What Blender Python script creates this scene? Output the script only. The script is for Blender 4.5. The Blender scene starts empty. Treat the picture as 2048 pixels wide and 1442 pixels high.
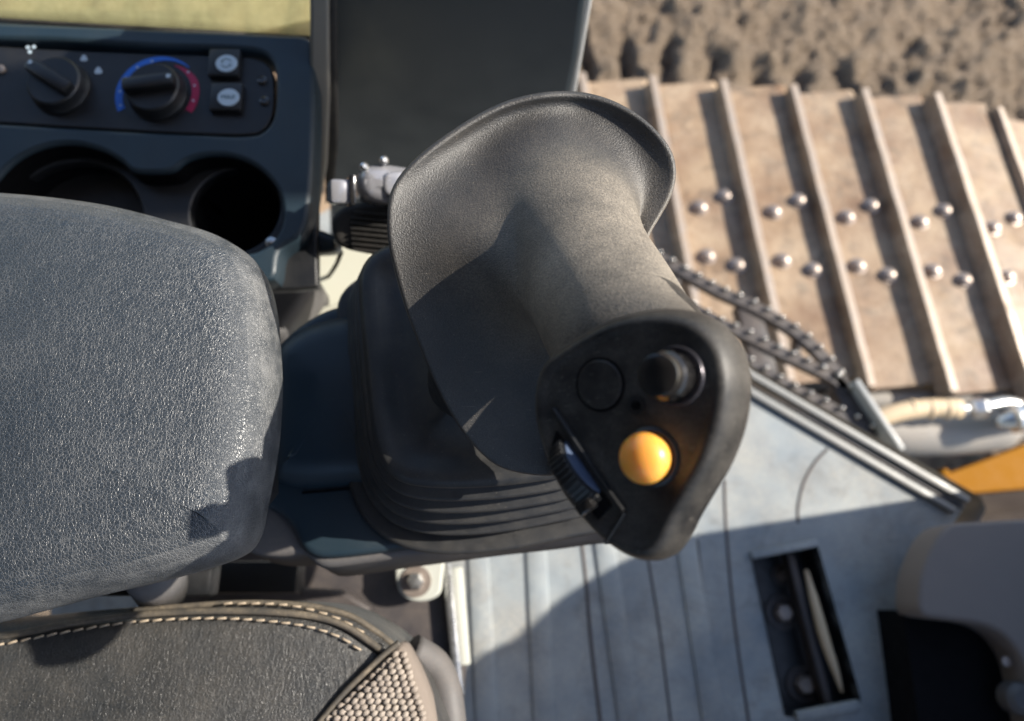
import bpy, bmesh, math, random
from mathutils import Vector, Matrix, noise
from mathutils import geometry as mgeo
R = math.radians
random.seed(7)
S = bpy.context.scene
COL = S.collection

# ------------------------------------------------------------------ camera
CAMH, TILT, F, W, H = 1.05, R(18), 1480.0, 2048.0, 1442.0
cam = bpy.data.objects.new('camera', bpy.data.cameras.new('camera'))
COL.objects.link(cam); S.camera = cam
cam.location = (0, 0, CAMH); cam.rotation_euler = (TILT, 0, 0)
cam.data.sensor_width = 36; cam.data.lens = 36*F/W
cam.data.clip_start = .01; cam.data.clip_end = 500
cam.data.dof.use_dof = True; cam.data.dof.focus_distance = .375
cam.data.dof.aperture_fstop = 5.6
# ------------------------------------------------------------------ light
cR, cU, cB = Vector((1, 0, 0)), Vector((0, math.cos(TILT), math.sin(TILT))), Vector((0, -math.sin(TILT), math.cos(TILT)))
SUN = (cR*.80 + cU*.30 + cB*.52).normalized()
wd = bpy.data.worlds.new('World'); S.world = wd; wd.use_nodes = True
nt = wd.node_tree; bg = nt.nodes['Background']
sky = nt.nodes.new('ShaderNodeTexSky'); sky.sky_type = 'NISHITA'; sky.sun_disc = False
sky.sun_elevation = math.asin(SUN.z); sky.sun_rotation = math.atan2(SUN.x, SUN.y)
nt.links.new(sky.outputs[0], bg.inputs[0]); bg.inputs[1].default_value = .12
sl = bpy.data.lights.new('sun', 'SUN'); sl.energy = 4.6; sl.angle = R(.53); sl.color = (1, .93, .82)
so = bpy.data.objects.new('sun', sl); COL.objects.link(so)
so.rotation_euler = SUN.to_track_quat('Z', 'Y').to_euler(); so.location = SUN*6
S.view_settings.view_transform = 'Standard'; S.view_settings.look = 'None'
S.view_settings.exposure = .95; S.view_settings.gamma = 1
S.render.resolution_x = 1024; S.render.resolution_y = 721

# ------------------------------------------------------------------ placing
CO = Vector((0, 0, CAMH))
def ray(px, py): return cR*((px-W/2)/F) + cU*((H/2-py)/F) - cB
def V(px, py, d): return CO + ray(px, py)*d
def G(px, py, z):
    r = ray(px, py); return CO + r*((z-CAMH)/r.z)
class Fr:
    "flat working frame: origin, x axis, y axis, normal"
    def __init__(s, o, n, ex=None):
        s.o = Vector(o); s.n = Vector(n).normalized()
        ex = Vector(ex) if ex is not None else cR
        s.ex = (ex - s.n*ex.dot(s.n)).normalized(); s.ey = s.n.cross(s.ex)
    def uv(s, px, py, h=0):
        r = ray(px, py); t = ((s.o + s.n*h) - CO).dot(s.n)/r.dot(s.n)
        q = CO + r*t - s.o; return Vector((q.dot(s.ex), q.dot(s.ey)))
    def at(s, u, v, h=0): return s.o + s.ex*u + s.ey*v + s.n*h
    def p(s, px, py, h=0):
        a = s.uv(px, py, 0); return s.at(a.x, a.y, h)
    def loop(s, px, h=0): return [s.uv(x, y, h) for x, y in px]
    def mat(s, u=0, v=0, h=0, rot=0):
        q = s.at(u, v, h); x = s.ex*math.cos(rot)+s.ey*math.sin(rot); y = s.n.cross(x)
        return Matrix(((x.x, y.x, s.n.x, q.x), (x.y, y.y, s.n.y, q.y), (x.z, y.z, s.n.z, q.z), (0, 0, 0, 1)))
def Z(z): return Fr((0, 0, z), (0, 0, 1), (1, 0, 0))

def resample(pts, n, closed=True, smooth=True):
    k = len(pts); out = []
    segs = k if closed else k-1
    fine = []
    for i in range(segs):
        p1, p2 = pts[i], pts[(i+1) % k]
        p0 = pts[i-1] if (closed or i > 0) else p1
        p3 = pts[(i+2) % k] if (closed or i+2 < k) else p2
        for j in range(12):
            t = j/12
            if smooth:
                d1 = max((p2-p1).length, 1e-9)
                a = max((p1-p0).length, 1e-9); b = max((p3-p2).length, 1e-9)
                m1 = ((p2-p0)*(d1/(a+d1))) if (p1-p0).length > 0 else (p2-p1)
                m2 = ((p3-p1)*(d1/(b+d1))) if (p3-p2).length > 0 else (p2-p1)
                h = p1*(2*t**3-3*t*t+1) + m1*(t**3-2*t*t+t) + p2*(-2*t**3+3*t*t) + m2*(t**3-t*t)
            else: h = p1.lerp(p2, t)
            fine.append(h)
    if not closed: fine.append(pts[-1].copy())
    if closed: fine.append(fine[0].copy())
    L = [0]
    for i in range(1, len(fine)): L.append(L[-1]+(fine[i]-fine[i-1]).length)
    tot = L[-1]; m = n if closed else n-1; j = 0
    for i in range(n):
        s = tot*i/m
        while j < len(L)-2 and L[j+1] < s: j += 1
        f = (s-L[j])/max(L[j+1]-L[j], 1e-12)
        out.append(fine[j].lerp(fine[j+1], min(max(f, 0), 1)))
    return out
def area(p): return .5*sum(p[i].x*p[(i+1) % len(p)].y - p[(i+1) % len(p)].x*p[i].y for i in range(len(p)))
def inset(p, d):
    "move a closed 2D loop inwards by d"
    n = len(p); sg = 1 if area(p) > 0 else -1; out = []
    for i in range(n):
        t = (p[(i+1) % n]-p[i-1])
        if t.length < 1e-12: out.append(p[i].copy()); continue
        t.normalize(); out.append(p[i] + Vector((-t.y, t.x))*sg*d)
    if d > 0:
        for _ in range(int(1+abs(d)*150)):
            out = [(out[i-1]+out[i]*2+out[(i+1) % n])/4 for i in range(n)]
    return out
def toward(p, c, f): return [q.lerp(c, f) for q in p]
def cen(p):
    c = Vector((0, 0)) if len(p[0]) == 2 else Vector((0, 0, 0))
    for q in p: c = c+q
    return c/len(p)

# ------------------------------------------------------------------ objects
def root_loc(o):
    while o.parent: o = o.parent
    return o.location.copy()
def tag(o, label, cat, group=None, kind=None):
    if label: o['label'] = label
    if cat: o['category'] = cat
    if group: o['group'] = group
    if kind: o['kind'] = kind
    return o
def thing(name, loc, label, cat, group=None):
    o = bpy.data.objects.new(name, None); o.location = loc; o.empty_display_size = .02
    COL.objects.link(o); return tag(o, label, cat, group)
def link(name, me, mat, parent=None, label=None):
    if mat is not None:
        me.materials.clear()
        for m in (mat if isinstance(mat, (list, tuple)) else [mat]): me.materials.append(m)
    if parent is not None: me.transform(Matrix.Translation(-root_loc(parent)))
    o = bpy.data.objects.new(name, me); COL.objects.link(o)
    if parent is not None: o.parent = parent
    if label: o['label'] = label
    return o
def inst(name, me, M, parent, label=None):
    "another object that shares mesh me (built round its own origin)"
    o = bpy.data.objects.new(name, me); COL.objects.link(o); o.parent = parent
    o.matrix_local = Matrix.Translation(-root_loc(parent)) @ M if parent else M
    if label: o['label'] = label
    return o
def meshof(bm, smooth=True, angle=None):
    bmesh.ops.recalc_face_normals(bm, faces=bm.faces)
    me = bpy.data.meshes.new('m'); bm.to_mesh(me); bm.free()
    me.polygons.foreach_set('use_smooth', [smooth]*len(me.polygons))
    if smooth and angle: me.set_sharp_from_angle(angle=R(angle))
    return me
def add_loft(bm, rings, closed=True, cap0=False, cap1=False):
    vr = [[bm.verts.new(p) for p in r] for r in rings]
    n = len(rings[0])
    for a, b in zip(vr, vr[1:]):
        for i in range(n if closed else n-1):
            j = (i+1) % n
            bm.faces.new((a[i], a[j], b[j], b[i]))
    for flag, r in ((cap0, vr[0]), (cap1, vr[-1])):
        if flag:
            c = bm.verts.new(cen([v.co for v in r]))
            for i in range(n): bm.faces.new((r[i], r[(i+1) % n], c))
def loft(name, rings, mat, parent=None, closed=True, cap0=False, cap1=False, label=None, angle=None):
    bm = bmesh.new(); add_loft(bm, rings, closed, cap0, cap1)
    return link(name, meshof(bm, True, angle), mat, parent, label)
def add_box(bm, M, sx, sy, sz, bev=0, seg=2):
    b2 = bmesh.new(); bmesh.ops.create_cube(b2, size=1)
    for v in b2.verts: v.co = Vector((v.co.x*sx, v.co.y*sy, v.co.z*sz))
    if bev: bmesh.ops.bevel(b2, geom=b2.edges[:], offset=bev, segments=seg, affect='EDGES', profile=.5)
    bmesh.ops.transform(b2, matrix=M, verts=b2.verts)
    t = bpy.data.meshes.new('t'); b2.to_mesh(t); b2.free(); bm.from_mesh(t); bpy.data.meshes.remove(t)
def box(name, M, s, mat, parent=None, bev=.001, label=None, seg=2):
    bm = bmesh.new(); add_box(bm, M, s[0], s[1], s[2], bev, seg)
    return link(name, meshof(bm, True, 40), mat, parent, label)
def add_tube(bm, pts, r, n=10, cap=True):
    pts = [Vector(p) for p in pts]; rings = []
    t0 = (pts[1]-pts[0]).normalized(); a = t0.orthogonal().normalized()
    for i, p in enumerate(pts):
        t = (pts[min(i+1, len(pts)-1)]-pts[max(i-1, 0)]).normalized()
        a = (a-t*a.dot(t)).normalized(); b = t.cross(a)
        if isinstance(r, (list, tuple)):
            x = i*(len(r)-1)/(len(pts)-1); k0 = min(int(x), len(r)-2); rr = r[k0]+(r[k0+1]-r[k0])*(x-k0)
        else: rr = r
        rings.append([p+(a*math.cos(2*math.pi*k/n)+b*math.sin(2*math.pi*k/n))*rr for k in range(n)])
    add_loft(bm, rings, True, cap, cap)
def tube(name, pts, r, mat, parent=None, n=12, label=None, k=0, angle=None):
    if k: pts = resample([Vector(p) for p in pts], k, False)
    bm = bmesh.new(); add_tube(bm, pts, r, n)
    return link(name, meshof(bm, True, angle), mat, parent, label)
def lathe_bm(bm, M, prof, n=32):
    rings = [[M @ Vector((r*math.cos(2*math.pi*k/n), r*math.sin(2*math.pi*k/n), z)) for k in range(n)] for r, z in prof]
    add_loft(bm, rings, True, True, True)
def lathe(name, M, prof, mat, parent=None, n=32, label=None, angle=35):
    bm = bmesh.new(); lathe_bm(bm, M, prof, n)
    return link(name, meshof(bm, True, angle), mat, parent, label)
def plate(name, fr, loops, h0, h1, mat, parent=None, bev=.001, label=None):
    "flat piece with holes between heights h0..h1 over frame; loops are 2D"
    cu = bpy.data.curves.new('c', 'CURVE'); cu.dimensions = '2D'; cu.fill_mode = 'BOTH'
    for lp in loops:
        sp = cu.splines.new('POLY'); sp.points.add(len(lp)-1); sp.use_cyclic_u = True
        for i, q in enumerate(lp): sp.points[i].co = (q.x, q.y, 0, 1)
    cu.extrude = max((h1-h0)/2-bev, 1e-5); cu.bevel_depth = bev; cu.bevel_resolution = 2; cu.offset = -bev
    o = bpy.data.objects.new('c', cu); COL.objects.link(o)
    bpy.context.view_layer.update()
    me = bpy.data.meshes.new_from_object(o.evaluated_get(bpy.context.evaluated_depsgraph_get()))
    bpy.data.objects.remove(o); bpy.data.curves.remove(cu)
    me.transform(fr.mat(0, 0, (h0+h1)/2))
    me.polygons.foreach_set('use_smooth', [True]*len(me.polygons)); me.set_sharp_from_angle(angle=R(50))
    return link(name, me, mat, parent, label)
def text(name, body, size, M, mat, parent, ex=.0002):
    cu = bpy.data.curves.new('t', 'FONT'); cu.body = body; cu.size = size; cu.extrude = ex
    cu.align_x = 'CENTER'; cu.align_y = 'CENTER'
    o = bpy.data.objects.new('t', cu); COL.objects.link(o); bpy.context.view_layer.update()
    me = bpy.data.meshes.new_from_object(o.evaluated_get(bpy.context.evaluated_depsgraph_get()))
    bpy.data.objects.remove(o); me.transform(M); return link(name, me, mat, parent)
def circ(c, r, n=40, ry=None): return [Vector((c[0]+r*math.cos(2*math.pi*k/n), c[1]+(ry or r)*math.sin(2*math.pi*k/n))) for k in range(n)]
def dome(name, fr, outline, mat, parent=None, n=120, r=.012, top=0, depth=.05, crown=.004, label=None, steps=6, flare=0, lean=None):
    "a cushion: flat-ish top at height `top` with rounded edges, outline = its widest silhouette (2D)"
    o = resample(outline, n) if n else outline
    rings = []
    rings.append([fr.at(q.x, q.y, top-depth) for q in inset(o, flare)])
    rings.append([fr.at(q.x, q.y, top-r-(depth-r)*.5) for q in inset(o, flare*.4)])
    for i in range(steps+1):
        a = math.pi/2*i/steps
        q2 = inset(o, r*(1-math.cos(a)))
        rings.append([fr.at(q.x, q.y, top-r+r*math.sin(a)) for q in q2])
    base = inset(o, r); c = cen(base)
    for f in (.06, .15, .3, .5, .7, .88):
        rings.append([fr.at(q.x, q.y, top+crown*(1-(1-f)**2)) for q in toward(base, c, f)])
    return loft(name, rings, mat, parent, cap0=True, cap1=True, label=label)

# ------------------------------------------------------------------ materials
def newmat(name):
    m = bpy.data.materials.new(name); m.use_nodes = True
    return m, m.node_tree.nodes, m.node_tree.links, m.node_tree.nodes['Principled BSDF']
def nz(N, L, scale, detail=6, rough=.6, vec=None, dist=0):
    t = N.new('ShaderNodeTexNoise'); t.inputs['Scale'].default_value = scale; t.inputs['Detail'].default_value = detail
    t.inputs['Roughness'].default_value = rough; t.inputs['Distortion'].default_value = dist
    if vec: L.new(vec, t.inputs['Vector'])
    return t.outputs['Fac']
def ramp(N, L, src, a, b, va=0., vb=1.):
    r = N.new('ShaderNodeMapRange'); r.inputs[1].default_value = a; r.inputs[2].default_value = b
    r.inputs[3].default_value = va; r.inputs[4].default_value = vb; L.new(src, r.inputs[0]); return r.outputs[0]
def mul(N, L, a, b, op='MULTIPLY'):
    m = N.new('ShaderNodeMath'); m.operation = op; m.use_clamp = op != 'MULTIPLY_ADD'
    for i, x in enumerate((a, b)):
        if isinstance(x, (int, float)): m.inputs[i].default_value = x
        else: L.new(x, m.inputs[i])
    return m.outputs[0]
def mixc(N, L, f, a, b):
    m = N.new('ShaderNodeMix'); m.data_type = 'RGBA'
    if isinstance(f, (int, float)): m.inputs[0].default_value = f
    else: L.new(f, m.inputs[0])
    for i, x in ((6, a), (7, b)):
        if isinstance(x, tuple): m.inputs[i].default_value = (*x, 1)
        else: L.new(x, m.inputs[i])
    return m.outputs[2]
def geo(N): return N.new('ShaderNodeNewGeometry').outputs['Position']
def surf(name, col, rough=.5, dust=(.30, .24, .18), dust_amt=0., dscale=30, bump=0., bscale=800, metal=0, spec=.5,
         col2=None, c2scale=8, speck=0., rvar=.1, scratch=0., coat=0., leather=0., lscale=420, upfac=0., spot=None, edge=0., wrinkle=0., stain=None, film=0.):
    m, N, L, P = newmat(name); pos = geo(N)
    c = col
    if col2: c = mixc(N, L, ramp(N, L, nz(N, L, c2scale, 5, .6, pos), .38, .62), col, col2)
    d = ramp(N, L, nz(N, L, dscale, 8, .62, pos), .34, .76, film, 1)
    fine = ramp(N, L, nz(N, L, bscale*.8, 3, .7, pos), .35, .7, .35, 1)
    d = mul(N, L, mul(N, L, d, fine), dust_amt)
    if spot:
        vd = N.new('ShaderNodeVectorMath'); vd.operation = 'DISTANCE'; L.new(pos, vd.inputs[0]); vd.inputs[1].default_value = spot[0]
        d = mul(N, L, d, ramp(N, L, vd.outputs['Value'], spot[1], spot[2], 1, spot[3]))
    if upfac:
        g = N.new('ShaderNodeNewGeometry'); sx = N.new('ShaderNodeSeparateXYZ'); L.new(g.outputs['Normal'], sx.inputs[0])
        d = mul(N, L, d, ramp(N, L, sx.outputs[2], .2, 1, 1-upfac, 1))
    if speck:
        s = ramp(N, L, nz(N, L, 900, 2, .5, pos), .70, .76, 0, speck)
        d = mul(N, L, d, s, 'ADD')
    if scratch:
        mp = N.new('ShaderNodeMapping'); mp.inputs['Scale'].default_value = (14, 260, 90); mp.inputs['Rotation'].default_value = (.3, .2, .9)
        L.new(pos, mp.inputs[0])
        s = ramp(N, L, nz(N, L, 4, 3, .6, mp.outputs[0]), .66, .74, 0, scratch); d = mul(N, L, d, s, 'ADD')
    hgt = nz(N, L, bscale, 4, .6, pos)
    if leather:
        wv = N.new('ShaderNodeVectorMath'); wv.operation = 'MULTIPLY_ADD'
        nn = N.new('ShaderNodeTexNoise'); nn.inputs['Scale'].default_value = lscale*.35; nn.inputs['Detail'].default_value = 2
        L.new(pos, nn.inputs['Vector']); L.new(nn.outputs['Color'], wv.inputs[0])
        wv.inputs[1].default_value = (1.6/lscale,)*3; L.new(pos, wv.inputs[2])
        v1 = N.new('ShaderNodeTexVoronoi'); v1.feature = 'DISTANCE_TO_EDGE'; v1.inputs['Scale'].default_value = lscale; L.new(wv.outputs[0], v1.inputs['Vector'])
        v2 = N.new('ShaderNodeTexVoronoi'); v2.feature = 'DISTANCE_TO_EDGE'; v2.inputs['Scale'].default_value = lscale*2.3; L.new(wv.outputs[0], v2.inputs['Vector'])
        e1 = ramp(N, L, v1.outputs[0], 0, .16); e2 = ramp(N, L, v2.outputs[0], 0, .2)
        cell = mul(N, L, mul(N, L, e1, .65), mul(N, L, e2, .35), 'ADD')
        crease = ramp(N, L, mul(N, L, e1, ramp(N, L, e2, 0, 1, .6, 1)), .1, .7, leather, 0)
        crease = mul(N, L, crease, ramp(N, L, nz(N, L, 25, 4, .6, pos), .35, .65, .25, 1))
        d = mul(N, L, d, crease, 'ADD'); hgt = mul(N, L, cell, mul(N, L, hgt, .12), 'ADD')
    if edge:
        g = N.new('ShaderNodeNewGeometry'); sx = N.new('ShaderNodeSeparateXYZ'); L.new(g.outputs['True Normal'], sx.inputs[0])
        ab = N.new('ShaderNodeMath'); ab.operation = 'ABSOLUTE'; L.new(sx.outputs[2], ab.inputs[0])
        e = mul(N, L, ramp(N, L, ab.outputs[0], .93, .55, 0, edge), ramp(N, L, nz(N, L, 55, 6, .7, pos), .38, .62, .15, 1))
        d = mul(N, L, d, e, 'ADD')
    if stain: c = mixc(N, L, mul(N, L, ramp(N, L, nz(N, L, stain[1], 7, .72, pos, 1.2), .50, .68, 0, 1), stain[2]), c if not isinstance(c, tuple) else c, stain[0])
    if wrinkle:
        mpw = N.new('ShaderNodeMapping'); mpw.inputs['Scale'].default_value = (3.2, 1, 1); L.new(pos, mpw.inputs[0])
        hgt = mul(N, L, mul(N, L, hgt, .35), mul(N, L, nz(N, L, 130, 4, .6, mpw.outputs[0], .6), wrinkle), 'ADD')
    cc = mixc(N, L, d, c, dust)
    L.new(cc, P.inputs['Base Color'])
    rr = mul(N, L, ramp(N, L, nz(N, L, dscale*2.1, 5, .6, pos), .3, .7, rough-rvar, rough+rvar), mul(N, L, d, .5), 'ADD')
    L.new(rr, P.inputs['Roughness'])
    P.inputs['Metallic'].default_value = metal; P.inputs['Specular IOR Level'].default_value = spec
    P.inputs['Coat Weight'].default_value = coat
    if bump:
        b = N.new('ShaderNodeBump'); b.inputs['Strength'].default_value = bump; b.inputs['Distance'].default_value = .0006
        L.new(hgt, b.inputs['Height']); L.new(b.outputs[0], P.inputs['Normal'])
    return m
M_grip = surf('grip_rubber', (.013, .014, .016), .40, (.50, .43, .34), .85, 26, .75, 1150, spec=.65, film=.38, speck=.22, scratch=.15, rvar=.05, spot=(V(1215, 490, .340), .030, .100, .14))  # spot: dust on the column, also lifting its sunlit tone above the shaded rest
M_head = surf('grip_head_plastic', (.011, .011, .012), .44, (.50, .45, .38), .24, 40, .22, 1600, spec=.35, speck=.1, scratch=.25)
M_arm = surf('armrest_vinyl', (.018, .025, .034), .36, (.44, .43, .41), .04, 14, .55, 1300, leather=.14, lscale=560, spec=.9, speck=.05, edge=.22)
M_boot = surf('bellows_rubber', (.017, .018, .020), .48, (.30, .26, .2), .12, 60, .15, 1200, speck=.3)
M_cons = surf('blue_grey_plastic', (.012, .026, .038), .45, (.30, .25, .19), .05, 14, .2, 1300)
M_consd = surf('dusty_grey_plastic', (.075, .075, .078), .55, (.26, .21, .17), .5, 12, .2, 900)
M_black = surf('black_plastic', (.010, .011, .013), .4, (.25, .22, .18), .05, 40, .1, 900)
M_gloss = surf('gloss_black_plastic', (.008, .008, .009), .16, (.25, .22, .18), .10, 160, .0, 900, spec=.8, rvar=.06)
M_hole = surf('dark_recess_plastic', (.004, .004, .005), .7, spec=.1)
M_rub = surf('black_rubber', (.012, .012, .012), .65, (.22, .18, .14), .2, 60, .3, 700)
M_lever = surf('grey_glossy_lever', (.30, .30, .32), .22, (.3, .27, .22), .1, 60, spec=.8, metal=.4)
M_ring = surf('dark_chrome_ring', (.16, .15, .17), .2, (.3, .27, .22), .1, 60, spec=.8, metal=.8)
M_door = surf('door_trim_plastic', (.020, .032, .042), .38, (.25, .22, .18), .04, 12, .2, 900)
M_pil = surf('pillar_grey_paint', (.20, .19, .165), .5, (.3, .25, .18), .3, 30)
M_edge = surf('pale_grey_paint', (.36, .37, .37), .45, (.3, .25, .18), .25, 40)
M_mat = surf('floor_mat_rubber', (.25, .285, .305), .58, (.54, .49, .40), .8, 7, .4, 260, col2=(.17, .20, .225), c2scale=10, spec=.45, stain=((.12, .13, .14), 16, .75), scratch=.35)
M_sill = surf('worn_sill_paint', (.22, .225, .22), .42, (.42, .36, .28), .4, 20, .2, 300, spec=.6)
M_steel = surf('rusty_track_steel', (.27, .18, .105), .5, (.56, .455, .33), .75, 8, .9, 90, col2=(.17, .095, .05), c2scale=6, spec=.5, stain=((.075, .048, .03), 13, .95), rvar=.2)
M_worn = surf('polished_track_steel', (.42, .35, .29), .40, (.34, .23, .14), .8, 25, .3, 200, metal=.3)
M_glint = surf('bare_tooth_steel', (.55, .53, .50), .25, (.36, .29, .22), .2, 25, metal=.9)
M_bolt = surf('worn_bolt_steel', (.36, .30, .26), .36, (.3, .22, .16), .4, 60, .1, 200, metal=.6)
M_dark = surf('dark_painted_steel', (.045, .040, .042), .55, (.22, .17, .13), .5, 20, .4, 300)
M_silver = surf('bright_steel', (.62, .62, .61), .28, (.35, .3, .25), .15, 60, metal=.9)
M_bright = surf('pale_painted_bracket', (.46, .47, .42), .5, (.35, .28, .2), .3, 60)
M_hose = surf('tan_hose_sleeve', (.62, .47, .30), .5, (.4, .3, .2), .3, 40, .3, 250)
M_pipe = surf('dusty_guard_steel', (.27, .255, .235), .5, (.38, .31, .24), .6, 10, .3, 200)
M_yel = surf('amber_yellow_paint', (.30, .125, .004), .75, (.4, .3, .15), .02, 14, spec=.2)
M_brn = surf('brown_dusty_steel', (.045, .035, .03), .85, (.15, .12, .09), .4, 14, spec=.1)
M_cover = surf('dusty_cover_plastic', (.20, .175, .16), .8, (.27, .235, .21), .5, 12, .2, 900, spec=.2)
M_leath = surf('seat_vinyl', (.022, .025, .028), .34, (.34, .29, .23), .20, 16, .9, 700, leather=.1, lscale=520, spec=.8, wrinkle=1.)
M_pipng = surf('tan_dusty_piping', (.06, .055, .048), .5, (.42, .33, .22), .55, 60, .2, 500)
M_stit = surf('tan_thread', (.36, .29, .21), .7)
M_knit = surf('woven_taupe_fabric', (.34, .29, .245), .85, (.42, .36, .29), .6, 90, .8, 1500, col2=(.24, .20, .17), c2scale=160)
M_knb = surf('woven_backing_fabric', (.20, .165, .14), .9, (.2, .17, .13), .4, 90, .8, 1500)
M_cream = surf('cream_sill_paint', (.50, .50, .42), .5, (.45, .38, .28), .3, 30)
M_blue = surf('blue_print', (.02, .13, .55), .5)
M_red = surf('crimson_print', (.30, .012, .06), .5)
M_icon = surf('pale_print', (.42, .52, .60), .5)
M_icond = surf('dark_print', (.03, .08, .09), .5)
M_wheelb = surf('sky_tinted_wheel_face', (.07, .10, .17), .6)  # sky reflection on the wheel's side, put into its blue base colour
def orange():
    m, N, L, P = newmat('orange_button_plastic')
    P.inputs['Base Color'].default_value = (.98, .44, .085, 1); P.inputs['Roughness'].default_value = .33
    P.inputs['Subsurface Weight'].default_value = .9; P.inputs['Subsurface Radius'].default_value = (1, .45, .08)
    P.inputs['Subsurface Scale'].default_value = .005; return m
M_or = orange()
def dirt():
    m, N, L, P = newmat('dry_brown_soil'); pos = geo(N)
    a = ramp(N, L, nz(N, L, 5, 8, .7, pos), .35, .66); b = ramp(N, L, nz(N, L, 60, 6, .7, pos), .35, .65)
    c = mixc(N, L, a, (.13, .088, .056), (.34, .245, .16)); c = mixc(N, L, b, c, (.37, .285, .205))
    v = N.new('ShaderNodeTexVoronoi'); v.inputs['Scale'].default_value = 55; L.new(pos, v.inputs['Vector'])
    c = mixc(N, L, ramp(N, L, v.outputs['Distance'], .08, .2, .35, 0), c, (.55, .50, .44))
    L.new(c, P.inputs['Base Color']); P.inputs['Roughness'].default_value = .9
    bp = N.new('ShaderNodeBump'); bp.inputs['Distance'].default_value = .05; bp.inputs['Strength'].default_value = .9
    L.new(nz(N, L, 60, 10, .82, pos), bp.inputs['Height']); L.new(bp.outputs[0], P.inputs['Normal']); return m
M_dirt = dirt()
def glass():
    m, N, L, P = newmat('dusty_window_glass'); pos = geo(N)
    out = N['Material Output']; P.inputs['Base Color'].default_value = (.70, .68, .42, 1); P.inputs['Roughness'].default_value = .5
    tr = N.new('ShaderNodeBsdfTransparent'); tr.inputs[0].default_value = (.98, .97, .80, 1)
    tl = N.new('ShaderNodeBsdfTranslucent'); tl.inputs[0].default_value = (.85, .80, .52, 1)
    a = N.new('ShaderNodeMixShader'); a.inputs[0].default_value = .55; L.new(P.outputs[0], a.inputs[1]); L.new(tl.outputs[0], a.inputs[2])
    x = N.new('ShaderNodeMixShader'); L.new(ramp(N, L, nz(N, L, 45, 5, .6, pos), .35, .65, .38, .62), x.inputs[0])
    L.new(tr.outputs[0], x.inputs[1]); L.new(a.outputs[0], x.inputs[2]); L.new(x.outputs[0], out.inputs[0]); return m
M_glass = glass()

# ================================================================== GROUND
def ground():
    bm = bmesh.new(); zg = -1.62
    # a fine patch where the camera looks, a coarse skirt to the horizon, one sheet
    xs = [-60, -20, -8, -4]+[-3+.05*i for i in range(0, 60)]+[.018*i for i in range(0, 160)]+[2.9+.1*i for i in range(20)]+[6, 10, 22, 60]
    ys = [-60, -20, -6, -2]+[-1+.06*i for i in range(0, 40)]+[1.4+.018*i for i in range(0, 140)]+[4.1, 4.5, 7, 20, 60]
    grid = []
    d = Vector((.17, .985, 0)).normalized(); nrm = Vector((d.y, -d.x, 0))
    for y in ys:
        row = []
        for x in xs:
            p = Vector((x, y, 0)); h = 0
            if -4 < x < 6 and -2 < y < 5:
                h = .05*noise.fractal(p*2.2, 1, 2, 5) + .035*noise.fractal(p*9, .8, 2.1, 5) + .022*noise.fractal(p*24, .6, 2, 3)
                s = p.dot(nrm)/.19; along = p.dot(d)
                tr = max(0, 1-abs(along-1.95-.15*noise.noise(p*1.5))/.55)
                fx = min(1, max(0, (2.5-x)/1.2))
                w = (s+.35*noise.noise(p*3)) % 1
                h += -.14*min(1, tr*2.5)*fx*math.exp(-((w-.5)/.15)**2)*(.6+.8*noise.noise(p*2+Vector((5, 5, 5))))
            row.append(bm.verts.new((x, y, zg+h)))
        grid.append(row)
    for a, b in zip(grid, grid[1:]):
        for i in range(len(a)-1): bm.faces.new((a[i], a[i+1], b[i+1], b[i]))
    o = link('ground', meshof(bm), M_dirt); o['kind'] = 'structure'
ground()

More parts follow.
